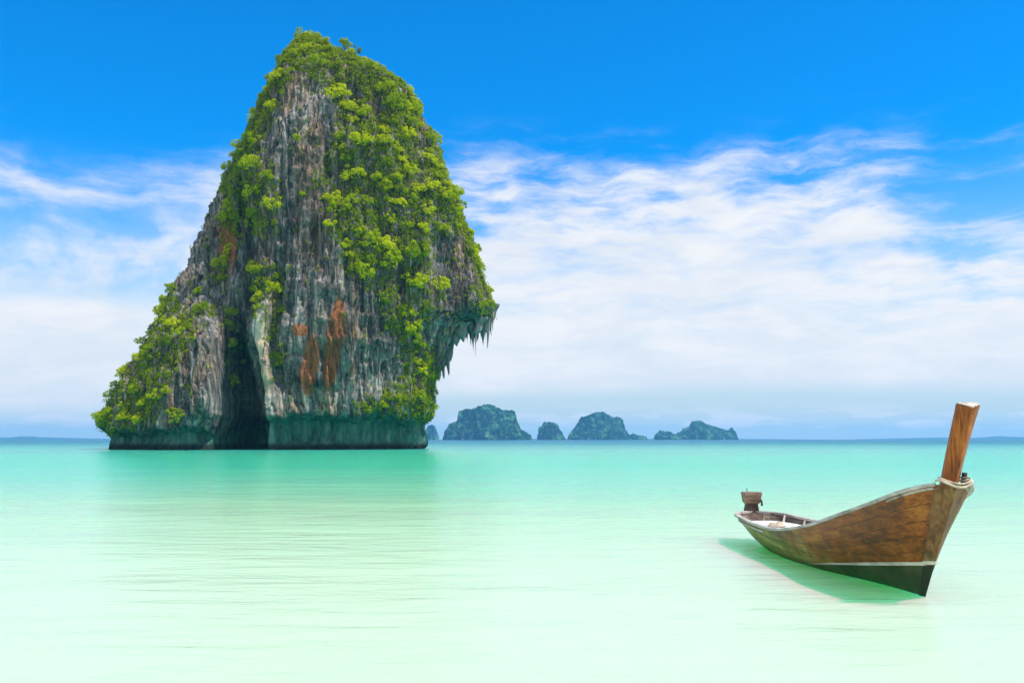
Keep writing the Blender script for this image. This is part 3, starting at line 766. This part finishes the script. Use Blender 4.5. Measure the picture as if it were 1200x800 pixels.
def wood(name, dark, mid, light, rough=0.55, grain=(1, 0.06, 1), sc_=14, hull=False):
    m, t = material(name, rough)
    oc = t.node('ShaderNodeTexCoord').outputs['Object']
    g1 = t.noise(t.mapping(oc, scale=grain), sc_, 6, 0.62, 0.6)
    g2 = t.noise(oc, 1.6, 5, 0.6, 0.4)
    f = t.m('ADD', t.m('MULTIPLY', g1, 0.65), t.m('MULTIPLY', g2, 0.35))
    col = t.ramp(f, [(0.39, dark), (0.5, mid), (0.62, light)])
    hh = g1
    if hull:
        uv = t.node('ShaderNodeUVMap').outputs[0]; u, v, _ = t.xyz(uv)
        x_, y_, z_ = t.xyz(oc)
        # planks: a seam every 1/8 of the girth, each plank its own tone
        pl = t.m('MULTIPLY', v, 8.0); fr = t.m('FRACT', pl); idp = t.m('FLOOR', pl)
        butt = t.m('FRACT', t.m('ADD', t.m('MULTIPLY', u, 0.33), t.m('MULTIPLY', idp, 0.37)))
        seam = t.m('MAXIMUM', t.step(t.m('ABSOLUTE', t.m('SUBTRACT', fr, 0.5)), 0.465, 0.492), t.step(t.m('ABSOLUTE', t.m('SUBTRACT', butt, 0.5)), 0.4955, 0.499))
        wn = t.node('ShaderNodeTexWhiteNoise', noise_dimensions='1D'); t.l.new(t.m('ADD', idp, 0.3), wn.inputs['W'])
        col = t.mix(0.18, col, t.mix(wn.outputs['Value'], dark, light))
        # towards the stern and the bilge the wood has gone pale olive with algae; green bounce off the water is painted in too
        ol = t.m('ADD', t.lin(y_, 6.8, 1.5, -0.35, 0.95), t.lin(z_, 1.2, 0.1, -0.30, 0.50))
        ol = t.step(t.m('ADD', ol, t.m('MULTIPLY', t.m('SUBTRACT', g2, 0.5), 1.3)), 0.22, 0.95)
        olive = t.ramp(f, [(0.38, (0.11, 0.11, 0.02)), (0.5, (0.30, 0.29, 0.06)), (0.62, (0.50, 0.46, 0.13))])
        col = t.mix(t.m('MULTIPLY', ol, 0.85), col, olive)
        st_ = t.noise(t.mapping(oc, scale=(1, 0.5, 0.25)), 3.0, 5, 0.65)
        col = t.mix(t.m('MULTIPLY', t.step(st_, 0.48, 0.70), 0.55), col, (0.035, 0.022, 0.012))
        # dark bottom paint below a line that rises to the bow
        zl = t.m('ADD', 0.10, t.m('MULTIPLY', t.m('SUBTRACT', y_, 4.7), 0.130))
        zl = t.m('MAXIMUM', zl, t.m('ADD', 0.08, t.m('MULTIPLY', t.m('SUBTRACT', g2, 0.5), 0.12)))
        sharp = t.step(y_, 4.2, 5.2, 0.10, 0.012)
        zl = t.m('ADD', zl, t.m('MULTIPLY', t.m('SUBTRACT', g1, 0.5), t.step(y_, 4.0, 5.4, 0.16, 0.0)))
        bot = t.step(t.m('SUBTRACT', zl, z_), t.m('MULTIPLY', sharp, -1.0), sharp)
        bcol = t.ramp(g2, [(0.35, (0.014, 0.022, 0.010)), (0.5, (0.035, 0.05, 0.02)), (0.66, (0.085, 0.085, 0.035))])
        col = t.mix(t.m('MULTIPLY', bot, 0.96), col, bcol)
        col = t.mix(t.m('MULTIPLY', seam, t.step(g2, 0.36, 0.60, 0.25, 0.85)), col, (0.02, 0.014, 0.008))
        hh = t.m('SUBTRACT', g1, t.m('MULTIPLY', seam, 1.4))
    t.l.new(col, t.bsdf.inputs['Base Color'])
    t.l.new(t.m('ADD', rough - 0.12, t.m('MULTIPLY', g1, 0.25)), t.bsdf.inputs['Roughness'])
    t.bsdf.inputs['Specular IOR Level'].default_value = 0.35
    t.l.new(bump(t, hh, 0.5, 0.01), t.bsdf.inputs['Normal'])
    return m


m_hull = wood('hull_wood', (0.06, 0.014, 0.003), (0.25, 0.062, 0.008), (0.45, 0.150, 0.022), 0.45, hull=True)
m_stem = wood('stem_wood', (0.06, 0.022, 0.008), (0.17, 0.070, 0.022), (0.28, 0.14, 0.05), 0.5, (1, 1, 0.06))
m_post = wood('varnished_teak', (0.10, 0.022, 0.003), (0.33, 0.078, 0.007), (0.52, 0.165, 0.020), 0.35, (1, 1, 0.04), 26)
m_rail = wood('worn_rail', (0.20, 0.17, 0.14), (0.44, 0.40, 0.35), (0.64, 0.60, 0.54), 0.6)
m_in = wood('inner_wood', (0.035, 0.025, 0.018), (0.10, 0.075, 0.055), (0.20, 0.16, 0.12), 0.7)
m_rib = wood('pale_rib', (0.30, 0.24, 0.18), (0.50, 0.43, 0.34), (0.66, 0.60, 0.50), 0.7, (1, 1, 0.1))
m_floor = wood('bleached_boards', (0.45, 0.41, 0.36), (0.72, 0.69, 0.64), (0.82, 0.80, 0.77), 0.8, (1, 0.08, 1), 20)
m_dark = wood('dark_wood', (0.02, 0.012, 0.008), (0.06, 0.034, 0.022), (0.13, 0.075, 0.05), 0.6, (1, 1, 0.1))
m_cap = wood('weathered_cap', (0.10, 0.06, 0.04), (0.24, 0.15, 0.10), (0.42, 0.30, 0.22), 0.6, (0.1, 1, 1))
m_line = wood('cream_paint', (0.42, 0.40, 0.27), (0.62, 0.60, 0.44), (0.74, 0.72, 0.58), 0.6)
m_rope = wood('pale_rope', (0.36, 0.28, 0.19), (0.58, 0.48, 0.36), (0.72, 0.63, 0.50), 0.9)

# hull skin: one surface from gunwale over the keel to the other gunwale
cols = [(-1, tt) for tt in TT[::-1]] + [(1, tt) for tt in TT[1:]]
Vh = [hullp(s, tt, sd) for s in SIG for (sd, tt) in cols]
nc = len(cols)
mh = npmesh('hull', [tuple(v) for v in Vh], grid_faces(nc, len(SIG)))
uvl = mh.uv_layers.new(name='UVMap')
uvv = np.array([(hullp(s, tt, sd).y, tt ** 0.8) for s in SIG for (sd, tt) in cols])
li = np.empty(len(mh.loops), int); mh.loops.foreach_get('vertex_index', li)
uvl.data.foreach_set('uv', uvv[li].ravel())
bm = bmesh.new(); bm.from_mesh(mh)
bmesh.ops.recalc_face_normals(bm, faces=bm.faces)
bm.faces.ensure_lookup_table()
bm.to_mesh(mh); bm.free()
hull = link('hull', mh, boat, [m_hull])
# inner planking and stern board
Vi = []
for s in SIG[2:-3]:
    for (sd, tt) in cols:
        v = hullp(s, tt, sd); g = hullp(s, 1.0, 1)
        Vi.append((v.x * (1 - 0.035 / max(g.x, 0.1)), v.y, v.z + 0.03 * (1 - tt)))
link('inner_planking', npmesh('inner_planking', Vi, grid_faces(nc, len(SIG) - 5)), boat, [m_in])


def sweep(name, path, prof, mat, parent, closed=False, up=Vector((0, 0, 1)), smooth=False, caps=True):
    """profile (across, up) swept along a path"""
    n = len(path); vs = []
    for i, p in enumerate(path):
        a = path[(i - 1) % n] if (closed or i > 0) else path[i]; b = path[(i + 1) % n] if (closed or i < n - 1) else path[i]
        d = (b - a).normalized(); sdv = d.cross(up).normalized(); u2 = sdv.cross(d).normalized()
        for (x, y) in prof: vs.append(p + sdv * x + u2 * y)
    bm = bmesh.new(); bv = [bm.verts.new(v) for v in vs]; m = len(prof)
    for i in range(n if closed else n - 1):
        for k in range(m):
            A, B = i * m, ((i + 1) % n) * m
            bm.faces.new((bv[A + k], bv[A + (k + 1) % m], bv[B + (k + 1) % m], bv[B + k]))
    if not closed and caps:
        bm.faces.new(bv[:m]); bm.faces.new(bv[-m:])
    return bmobj(name, bm, mat, parent, smooth)


ring8 = lambda r: [(r * math.cos(k * math.pi / 4), r * math.sin(k * math.pi / 4)) for k in range(8)]
# gunwale rails run from the stem round the stern
rs = np.linspace(0, NS - 1.35, 90)
left = [hullp(s, 1.0, 1, 0.004) + Vector((0, 0, 0.012)) for s in rs]
right = [hullp(s, 1.0, -1, 0.004) + Vector((0, 0, 0.012)) for s in rs]
path = left[::-1] + [Vector((0.10, -0.05, 0.615)), Vector((0, -0.06, 0.617)), Vector((-0.10, -0.05, 0.615))] + right
sweep('gunwale', path, [(-0.045, -0.022), (0.045, -0.022), (0.045, 0.022), (-0.045, 0.022)], m_rail, boat)
# a second, lower rubbing strake round the quarter
for sd in (1, -1):
    pth = [hullp(s, hull_t(s, cat(s)[3] - 0.085), sd, 0.018) for s in np.linspace(0.2, 3.6, 40)]
    sweep('rubbing_strake', pth, [(-0.014, -0.02), (0.014, -0.02), (0.014, 0.02), (-0.014, 0.02)], m_rail, boat)
# stern board closing the hull
bm = bmesh.new()
pts_ = [hullp(0.02, tt, 1) for tt in TT[::4]] + [hullp(0.02, 1.0, 1)]
ring_ = [bm.verts.new(p) for p in pts_] + [bm.verts.new((-p.x, p.y, p.z)) for p in pts_[:0:-1]]
f0 = bm.faces.new(ring_); ex_ = bmesh.ops.extrude_face_region(bm, geom=[f0])
bmesh.ops.translate(bm, vec=(0, -0.05, 0), verts=[v for v in ex_['geom'] if isinstance(v, bmesh.types.BMVert)])
bmobj('stern_board', bm, m_dark, boat)
# painted line on each bow
for sd in (1, -1):
    pth = []
    for s in np.linspace(4.9, NS - 1.02, 60):
        tt = 0.3
        for _ in range(6):
            y_ = hullp(s, tt).y; z_ = 0.10 + (y_ - 4.7) * 0.130 + 0.012; tt = hull_t(s, z_)
        pth.append(hullp(s, tt, sd, 0.006))
    n_ = len(pth); bm = bmesh.new(); rows = []
    for i, p in enumerate(pth):
        hw = 0.024 * min(1, 0.12 + i / 26); off = Vector((sd * 0.010, 0, 0))
        q = [p + Vector((0, 0, -hw)), p + off + Vector((0, 0, -hw)), p + off + Vector((sd * 0.008, 0, hw)), p + Vector((sd * 0.008, 0, hw))]
        rows.append([bm.verts.new(v) for v in q])
    for a, b in zip(rows, rows[1:]):
        for k in range(4): bm.faces.new((a[k], a[(k + 1) % 4], b[(k + 1) % 4], b[k]))
    bm.faces.new(rows[0]); bm.faces.new(rows[-1])
    bmobj('painted_line', bm, m_line, boat)
# stem timber: wraps the two bows and comes to a ridge in front
bm = bmesh.new(); rows = []
for tt in np.linspace(0.0, 1.0, 26):
    e = hullp(NS - 1, tt); a = hullp(NS - 1.36, tt); 
    ridge = Vector((0, e.y + 0.085 + 0.02 * tt, e.z + 0.0))
    rows.append([bm.verts.new(v) for v in (Vector((a.x + 0.004, a.y - 0.02, a.z)), Vector((a.x + 0.022, a.y, a.z)), Vector((e.x + 0.024, e.y, e.z)), ridge,
                                           Vector((-e.x - 0.024, e.y, e.z)), Vector((-a.x - 0.022, a.y, a.z)), Vector((-a.x - 0.004, a.y - 0.02, a.z)))])
for a, b in zip(rows, rows[1:]):
    for k in range(6): bm.faces.new((a[k], a[k + 1], b[k + 1], b[k]))
bm.faces.new(rows[-1]); bm.faces.new(rows[0])
m_stem2, t = m_stem, NT(m_stem.node_tree)
# the stem carries the same bottom paint
bsdf = next(n for n in t.n if n.type == 'BSDF_PRINCIPLED'); src = bsdf.inputs['Base Color'].links[0].from_socket
oc = t.node('ShaderNodeTexCoord').outputs['Object']; x_, y_, z_ = t.xyz(oc)
pa = t.step(t.m('SUBTRACT', z_, t.m('ADD', 0.10, t.m('MULTIPLY', t.m('SUBTRACT', y_, 4.7), 0.130))), 0.0, -0.015)
wash = t.step(t.m('ADD', z_, t.m('MULTIPLY', t.noise(oc, 3, 4), 0.5)), 1.05, 0.55)
cc = t.mix(t.m('MULTIPLY', wash, 0.5), src, (0.30, 0.27, 0.11))
t.l.new(t.mix(pa, cc, (0.022, 0.026, 0.012)), bsdf.inputs['Base Color'])
stem = bmobj('stem', bm, m_stem, boat)
bm = bmesh.new(); rows = []                                             # the line carried on round the stem
for (k, sd) in ((0, 1), (1, 1), (2, 0), (1, -1), (0, -1)):
    tt = hull_t(NS - 1, 0.50); e = hullp(NS - 1, tt); a = hullp(NS - 1.36, hull_t(NS - 1.36, 0.49))
    p = [Vector((a.x + 0.026, a.y, a.z)), Vector((e.x + 0.028, e.y + 0.003, e.z)), Vector((0, e.y + 0.093, e.z + 0.003))][k]
    p = Vector((p.x * (sd if k < 2 else 1), p.y, p.z))
    o_ = Vector((sd * 0.01, 0.006 if k else 0, 0))
    rows.append([bm.verts.new(v) for v in (p + Vector((0, 0, -0.024)), p + o_ + Vector((0, 0, -0.024)), p + o_ + Vector((0, 0.008, 0.024)), p + Vector((0, 0.008, 0.024)))])
for a, b in zip(rows, rows[1:]):
    for k in range(4): bm.faces.new((a[k], a[(k + 1) % 4], b[(k + 1) % 4], b[k]))
bmobj('painted_line', bm, m_line, boat)
# prow post: wedge-fronted plank, wider at its slanted top
bm = bmesh.new(); rows = []
NPZ = 22
for j in range(NPZ):
    f = j / (NPZ - 1)
    h = 0.108 + 0.040 * f ** 1.3; d = 0.125 - 0.045 * f
    zc = 1.50 + 1.15 * f
    yc = 8.13 + 0.13 * f + 0.07 * f * f
    xo = 0.005 - 0.145 * f
    cut = 0.0 if f < 0.999 else 1.0
    pts_ = [(h, yc - d, zc + 0.0), (h * 0.55, yc - d * 0.40, zc - 0.02 * cut), (0.012, yc, zc - 0.045 * cut), (-0.012, yc, zc - 0.045 * cut), (-h * 0.55, yc - d * 0.40, zc - 0.02 * cut), (-h, yc - d, zc), (-h * 0.92, yc - d - 0.10, zc + 0.02 * cut), (h * 0.92, yc - d - 0.10, zc + 0.02 * cut)]
    rows.append([bm.verts.new((x + xo, y, z)) for (x, y, z) in pts_])
for a, b in zip(rows, rows[1:]):
    for k in range(8): bm.faces.new((a[k], a[(k + 1) % 8], b[(k + 1) % 8], b[k]))
bm.faces.new(rows[0]); bm.faces.new(rows[-1])
post = bmobj('prow_post', bm, m_post, boat)
bv = post.modifiers.new('bevel', 'BEVEL'); bv.width = 0.008; bv.segments = 2; bv.limit_method = 'ANGLE'
bm = bmesh.new()                                                         # pale end grain on the slanted top
j = rows = None
hh_, dd, yc = 0.148 - 0.006, 0.08, 8.33
vs = [(hh_, yc - dd, 2.656), (hh_ * 0.55, yc - dd * 0.4 - 0.004, 2.636), (0, yc - 0.010, 2.611), (-hh_ * 0.55, yc - dd * 0.4 - 0.004, 2.636), (-hh_, yc - dd, 2.656), (-hh_ * 0.9, yc - dd - 0.09, 2.676), (hh_ * 0.9, yc - dd - 0.09, 2.676)]
f0 = bm.faces.new([bm.verts.new((x - 0.14, y, z)) for (x, y, z) in vs])
ex_ = bmesh.ops.extrude_face_region(bm, geom=[f0]); bmesh.ops.translate(bm, vec=(0, 0, 0.012), verts=[v for v in ex_['geom'] if isinstance(v, bmesh.types.BMVert)])
bmobj('end_grain', bm, m_rib, post)
# rope looped round the foot of the post
pth = []
for k in range(40):
    a = 2 * math.pi * k / 40
    x = 0.225 * math.cos(a); y = 8.12 + 0.19 * math.sin(a)
    z = 1.66 - 0.075 * max(0, math.sin(a)) ** 1.5 + 0.012 * math.sin(3 * a)
    pth.append(Vector((x, y, z)))
rope = sweep('rope', pth, ring8(0.015), m_rope, boat, closed=True, smooth=True)
pth = [Vector((0.20 * math.cos(a) - 0.01, 8.11 + 0.175 * math.sin(a), 1.69 - 0.07 * max(0, math.sin(a)) ** 1.5)) for a in [2 * math.pi * k / 40 for k in range(40)]]
sweep('rope', pth, ring8(0.012), m_rope, boat, closed=True, smooth=True)
# foredeck between the bows, carved bow ends and a dark mooring peg
bm = bmesh.new()
ss = np.linspace(NS - 3.4, NS - 1.0, 24)
A = [bm.verts.new(hullp(s, 0.985, 1)) for s in ss]; B = [bm.verts.new(hullp(s, 0.985, -1)) for s in ss]
for i in range(len(ss) - 1): bm.faces.new((A[i], A[i + 1], B[i + 1], B[i]))
ex_ = bmesh.ops.extrude_face_region(bm, geom=bm.faces[:]); bmesh.ops.translate(bm, vec=(0, 0, -0.03), verts=[v for v in ex_['geom'] if isinstance(v, bmesh.types.BMVert)])
bmobj('foredeck', bm, m_rail, boat)
pth = [Vector((-0.20, 7.98, 1.56)), Vector((-0.205, 7.99, 1.66)), Vector((-0.21, 8.00, 1.72)), Vector((-0.213, 8.005, 1.755))]
sweep('mooring_peg', pth, [(x * k, y * k) for k, (x, y) in [(1, p) for p in ring8(0.035)]], m_dark, boat, up=Vector((0, 1, 0)), smooth=True)

# inside: floor boards, ribs, thwarts
ZF = 0.45
for k in range(6):
    bm = bmesh.new(); fr0, fr1 = -1 + k / 3 + 0.012, -1 + (k + 1) / 3 - 0.012; rows = []
    for s in np.linspace(1.0, 6.3, 40):
        tt = hull_t(s, ZF); p = hullp(s, tt); wx_ = p.x - 0.05
        rows.append([bm.verts.new(v) for v in (Vector((fr0 * wx_, p.y, ZF)), Vector((fr1 * wx_, p.y, ZF)), Vector((fr1 * wx_, p.y, ZF - 0.025)), Vector((fr0 * wx_, p.y, ZF - 0.025)))])
    for a, b in zip(rows, rows[1:]):
        for q in range(4): bm.faces.new((a[q], a[(q + 1) % 4], b[(q + 1) % 4], b[q]))
    bm.faces.new(rows[0]); bm.faces.new(rows[-1])
    bmobj('floor_board', bm, m_floor, boat)
for s in (1.9, 2.7, 3.4, 4.1, 4.8, 5.5):
    for sd in (1, -1):
        pth = [hullp(s, tt, sd, -0.055) for tt in np.linspace(hull_t(s, ZF - 0.03), 0.985, 12)]
        sweep('rib', pth, [(-0.025, -0.02), (0.025, -0.02), (0.025, 0.02), (-0.025, 0.02)], m_rib, boat, up=Vector((sd, 0, 0)))
for (s, z, m_) in ((4.6, 0.64, m_dark),):
    p = hullp(s, hull_t(s, z)); hw = p.x - 0.04
    bm = bmesh.new(); bmesh.ops.create_cube(bm, size=1); bmesh.ops.scale(bm, vec=(2 * hw, 0.16 if m_ is m_dark else 0.07, 0.03), verts=bm.verts); bmesh.ops.translate(bm, vec=(0, p.y, z), verts=bm.verts)
    bmobj('thwart', bm, m_, boat)
# stern post: flared block on a tapering neck
bm = bmesh.new(); rows = []
for (z, hx, hy) in [(0.30, 0.16, 0.12), (0.60, 0.145, 0.12), (0.76, 0.118, 0.11), (0.80, 0.122, 0.11)]:
    rows.append([bm.verts.new((x * hx + 0.02, -0.13 + y * hy, z)) for (x, y) in ((-1, -1), (1, -1), (1, 1), (-1, 1))])
for a, b in zip(rows, rows[1:]):
    for q in range(4): bm.faces.new((a[q], a[(q + 1) % 4], b[(q + 1) % 4], b[q]))
bm.faces.new(rows[0]); bm.faces.new(rows[-1])
sp = bmobj('stern_post', bm, m_dark, boat); b_ = sp.modifiers.new('bevel', 'BEVEL'); b_.width = 0.012; b_.segments = 2
bm = bmesh.new(); rows = []
for (z, hx, hy) in [(0.79, 0.135, 0.12), (0.83, 0.165, 0.14), (0.98, 0.185, 0.155), (0.995, 0.192, 0.16), (1.045, 0.192, 0.16)]:
    rows.append([bm.verts.new((x * hx + 0.02, -0.13 + y * hy, z)) for (x, y) in ((-1, -1), (1, -1), (1, 1), (-1, 1))])
for a, b in zip(rows, rows[1:]):
    for q in range(4): bm.faces.new((a[q], a[(q + 1) % 4], b[(q + 1) % 4], b[q]))
bm.faces.new(rows[0]); bm.faces.new(rows[-1])
cp = bmobj('cap', bm, m_cap, sp); b_ = cp.modifiers.new('bevel', 'BEVEL'); b_.width = 0.014; b_.segments = 2
sweep('pin', [Vector((0.12, -0.13, 1.04)), Vector((0.12, -0.13, 1.09)), Vector((0.125, -0.13, 1.13))], ring8(0.009), m_dark, sp, up=Vector((0, 1, 0)))
sweep('bracket', [Vector((-0.15, 0.0, 0.88)), Vector((-0.165, 0.02, 0.81)), Vector((-0.16, 0.03, 0.75))], ring8(0.024), m_dark, sp, up=Vector((0, 1, 0)))


def inboat(x, s, z): return boat.matrix_basis @ Vector((x, s, z))


bpy.context.view_layer.update()
# a coil of rope and a crumpled cloth lie on the boards
pth = []
for k in range(110):
    a = 2 * math.pi * k / 26
    r = 0.17 - 0.0011 * k * 0.6 + 0.008 * math.sin(k * 1.7)
    pth.append(Vector((r * math.cos(a), r * 0.85 * math.sin(a), 0.018 + 0.0006 * k + 0.004 * math.sin(k * 2.3))))
coil = sweep('rope_coil', pth, ring8(0.017), m_rope, None, smooth=True)
coil.location = inboat(0.12, 1.75, ZF); tag(coil, 'pale rope lying in a coil on the bleached floor boards near the boat stern', 'rope')
m_cloth, t = material('white_cloth', 0.9)
oc = t.node('ShaderNodeTexCoord').outputs['Object']
t.l.new(t.ramp(t.noise(oc, 5, 4), [(0.3, (0.62, 0.62, 0.64)), (0.7, (0.80, 0.80, 0.81))]), t.bsdf.inputs['Base Color'])
n_ = 40; g = np.linspace(-1, 1, n_); A, B = np.meshgrid(g, g)
rr = np.maximum(np.abs(A), np.abs(B))
zz = np.maximum(0.012, 0.13 * np.exp(-(A ** 2 + B ** 2) * 1.6) + 0.05 * ridged(A * 1.7, B * 1.7, A * 0, 41, 3) * (1 - rr ** 2))
cl = link('crumpled_cloth', npmesh('crumpled_cloth', np.stack([A * 0.24 + 0.03 * vnoise(A * 2, B * 2, A * 0, 4), B * 0.34 + 0.03 * vnoise(A * 2, B * 2, A * 0, 6), zz], -1).reshape(-1, 3), grid_faces(n_, n_)), None, [m_cloth])
sm = cl.modifiers.new('thickness', 'SOLIDIFY'); sm.thickness = 0.006
cl.location = inboat(-0.22, 2.75, ZF + 0.004); tag(cl, 'white crumpled cloth heaped on the floor boards against the far side of the boat', 'cloth')
